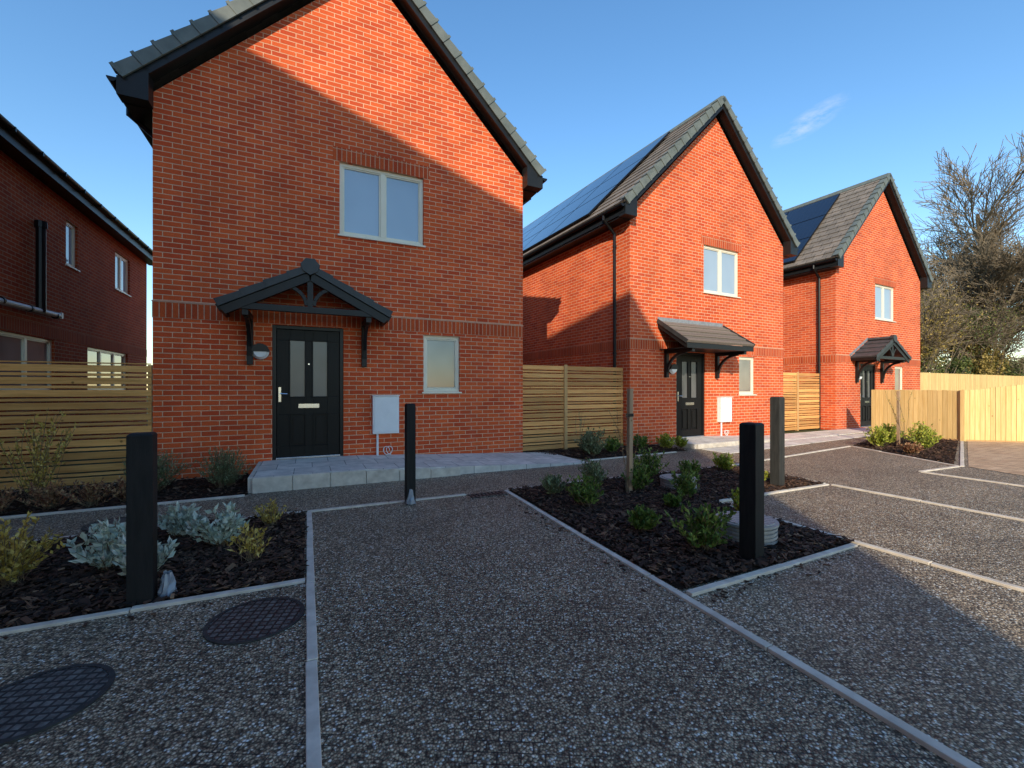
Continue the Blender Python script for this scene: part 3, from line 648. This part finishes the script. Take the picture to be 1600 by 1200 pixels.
plant('lavender',-1.75,6.85,.55,.48,'leaf_gr',130,22,.055,.010,1.0,.15); plant('lavender',-.98,6.75,.55,.48,'leaf_gr',130,22,.055,.010,1.0,.15)
for x,y,h,r,k in ((2.68,4.55,.26,.22,'leaf_gr'),(2.75,3.95,.34,.3,'leaf_g'),(2.72,3.05,.24,.22,'leaf_g'),(2.85,2.5,.40,.36,'leaf_g'),(3.75,4.3,.38,.3,'leaf_g'),(4.0,3.75,.34,.28,'leaf_g'),(4.35,4.75,.48,.34,'leaf_g'),(3.4,4.75,.38,.26,'leaf_gr'),
                  (3.98,2.95,.32,.22,'leaf_b'),(5.9,4.75,.28,.22,'leaf_b'),(5.55,3.95,.18,.24,'leaf_b'),(3.55,3.5,.14,.14,'leaf_g'),(4.9,4.5,.3,.24,'leaf_g')):
    plant('evergreen_shrub',x,y,h,r,k,int(30+r*80),17,.055,.026,1.0,.2)
for x,y,h,r,k in ((5.0,7.2,.45,.25,'leaf_gr'),(5.5,7.0,.35,.25,'leaf_g'),(6.3,7.1,.32,.28,'leaf_g'),(6.9,7.0,.34,.28,'leaf_b'),(4.9,6.8,.6,.12,'leaf_gr'),(7.35,7.0,.25,.2,'leaf_b'),
                  (11.3,5.2,.5,.35,'leaf_b'),(12.1,5.4,.5,.4,'leaf_b'),(11.7,4.6,.5,.45,'leaf_b'),(12.6,5.0,.55,.4,'leaf_b'),(10.7,4.4,.2,.3,'leaf_r'),(13.2,5.9,.4,.4,'leaf_g')):
    plant('evergreen_shrub',x,y,h,r,k,int(30+r*70),17,.065,.03,1.0,.2)
plant('young_sapling',3.57,4.24,1.15,.16,'leaf_r',7,8,.035,.014,.2,.35); plant('young_sapling',11.95,5.0,1.5,.3,'leaf_y',8,14,.04,.02,.3,.4)
plant('young_sapling',5.0,7.4,.95,.2,'leaf_gr',6,10,.035,.02,.3,.4)
# ---------------------------------------------------------------- trees
def tree(name,x,y,h,leaves,spread=.5,r0=.16,seed=1,k='leaf_tree',ls=.12,depth=5,nb=2,rm=.013):
    rnd=random.Random(seed); mb=MB()
    def br(p,d,L,r,lv):
        n=3; q=p
        for i in range(n):
            d2=(d+Vector((rnd.gauss(0,.13),rnd.gauss(0,.13),rnd.gauss(.05,.08)))).normalized(); q2=q+d2*L/n
            ra=max(rm,r*(1-.28*i/n)); rb=max(rm*.8,r*(1-.28*(i+1)/n)); mb.tube(q,q2,ra,rb,6 if lv<2 else 3,'bark',False)
            if lv<depth and (lv>0 or i>=1):
                for _ in range(nb if lv<depth-1 else 3):
                    a=rnd.uniform(0,6.28); t=rnd.uniform(.45,.95)*spread*1.6
                    u=d2.orthogonal().normalized(); w=d2.cross(u); nd=(d2*math.cos(t)+(u*math.cos(a)+w*math.sin(a))*math.sin(t)).normalized()
                    br(q.lerp(q2,rnd.random()),nd,L*rnd.uniform(.5,.74),rb*.6,lv+1)
            q=q2; d=d2
        if lv>=depth-1:
            for _ in range(leaves):
                if rnd.random()<.5:
                    c=q+Vector((rnd.gauss(0,.2),rnd.gauss(0,.2),rnd.gauss(0,.2)))
                    dd=Vector((rnd.gauss(0,1),rnd.gauss(0,1),rnd.gauss(-.3,1))).normalized(); leaf(mb,c,dd,ls*rnd.uniform(.6,1.2),ls*.6,k)
    br(Vector((x,y,-.1)),Vector((0,0,1)),h*.52,r0,0)
    return mb.obj(name,recalc=False)
tree('bare_tree',33.2,10.4,12.5,1,.5,.28,3,ls=.07); tree('bare_tree',36,11.0,13,0,.5,.26,44); tree('bare_tree',40,13,14,0,.46,.26,8); tree('bare_tree',29.8,11.6,8.5,1,.5,.18,15,ls=.07,rm=.010)
tree('autumn_tree',27.8,10.9,6.5,4,.55,.14,5,ls=.11,depth=4); tree('autumn_tree',26.0,10.9,6.0,4,.55,.14,11,ls=.12,depth=4); tree('autumn_tree',32,10.6,6.,5,.6,.13,21,k='leaf_dark',ls=.12,depth=4)
def hedge(name,pts,n,L):
    mb=MB()
    for (x,y,rx,ry,rz,k) in pts:
        subs=[(random.gauss(0,.45),random.gauss(0,.4),random.uniform(-.5,1.),random.uniform(.3,.6)) for _ in range(9)]
        for _ in range(n):
            sx,sy,szz,sr=random.choice(subs)
            v=Vector((random.gauss(0,1),random.gauss(0,1),random.gauss(0,1))).normalized()*(random.random()**.4)*sr
            c=Vector((x+(sx+v.x)*rx,y+(sy+v.y)*ry,max(.1,rz*.8+(szz+v.z)*rz*.75))); leaf(mb,c,Vector((random.gauss(0,1),random.gauss(0,1),random.gauss(0,1))).normalized(),L*random.uniform(.5,1.2),L*.55,k)
        for _ in range(14):
            a=random.uniform(0,6.28); p0=Vector((x+random.gauss(0,.3),y+random.gauss(0,.3),0)); p1=Vector((x+math.cos(a)*rx*.9,y+math.sin(a)*ry,rz*random.uniform(1.2,2.1))); mb.tube(p0,p1,.03,.008,3,'bark',False)
    mb.obj(name,recalc=False)
hedge('hedgerow',[(23.5+i*1.7,10.4+random.uniform(-.3,.8),1.5,.9,random.uniform(1.5,2.6),random.choice(('leaf_dark','leaf_tree','leaf_dark'))) for i in range(13)],2200,.15)
# ---------------------------------------------------------------- sky, sun, camera
w=bpy.data.worlds.new('World'); bpy.context.scene.world=w; w.use_nodes=True; nt=w.node_tree
class WN(NT):
    def __init__(s,t): s.t=t
t=WN(nt); bg=nt.nodes['Background']
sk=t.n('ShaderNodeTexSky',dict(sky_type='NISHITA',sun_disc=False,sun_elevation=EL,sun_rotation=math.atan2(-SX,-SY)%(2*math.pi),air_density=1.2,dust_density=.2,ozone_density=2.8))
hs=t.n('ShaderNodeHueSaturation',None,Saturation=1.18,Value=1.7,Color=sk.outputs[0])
tc=t.n('ShaderNodeTexCoord'); G=tc.outputs['Generated']
cd=Vector((.769,.452,.451)).normalized(); sx=Vector((-.452,.769,0)).normalized()*-1; sz=sx.cross(cd).normalized()
if sz.z<0: sz=-sz
def dot(v): return t.n('ShaderNodeVectorMath',dict(operation='DOT_PRODUCT'),i0=G,i1=tuple(v)).outputs['Value']
a=dot(sx); b=dot(sz); bb=t.math('SUBTRACT',b,t.math('MULTIPLY',a,.35))
d2=t.math('ADD',t.math('POWER',t.math('DIVIDE',a,.06),2.),t.math('POWER',t.math('DIVIDE',bb,.022),2.))
front=t.math('GREATER_THAN',dot(cd),.5)
mk=t.math('MULTIPLY',t.ramp(d2,[(0,1.),(1,0.)]),front)
mpn=t.n('ShaderNodeMapping',None,Vector=G); mpn.inputs['Scale'].default_value=(22,22,60)
mk=t.math('MULTIPLY',mk,t.ramp(t.noise(mpn.outputs[0],1.,6,.65),[(.40,0.),(.8,.7)]))
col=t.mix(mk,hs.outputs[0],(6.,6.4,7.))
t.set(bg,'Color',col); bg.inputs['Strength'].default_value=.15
sl=bpy.data.lights.new('sun','SUN'); sl.energy=5.0; sl.angle=R(.5); sl.color=(1,.89,.71)
so=bpy.data.objects.new('sun',sl); C.objects.link(so); dd=Vector((SX*math.cos(EL),SY*math.cos(EL),-math.sin(EL))); so.rotation_euler=dd.to_track_quat('-Z','Y').to_euler()
cam=bpy.data.cameras.new('camera'); co=bpy.data.objects.new('camera',cam); C.objects.link(co)
cam.sensor_width=36; cam.lens=36*680/1600; cam.shift_y=7/1600; cam.clip_end=2000; cam.clip_start=.05
co.location=(0,0,1.3); co.rotation_euler=(R(90),0,-R(25.2)); bpy.context.scene.camera=co
vs=bpy.context.scene.view_settings; vs.view_transform='Standard'; vs.look='None'; vs.exposure=0
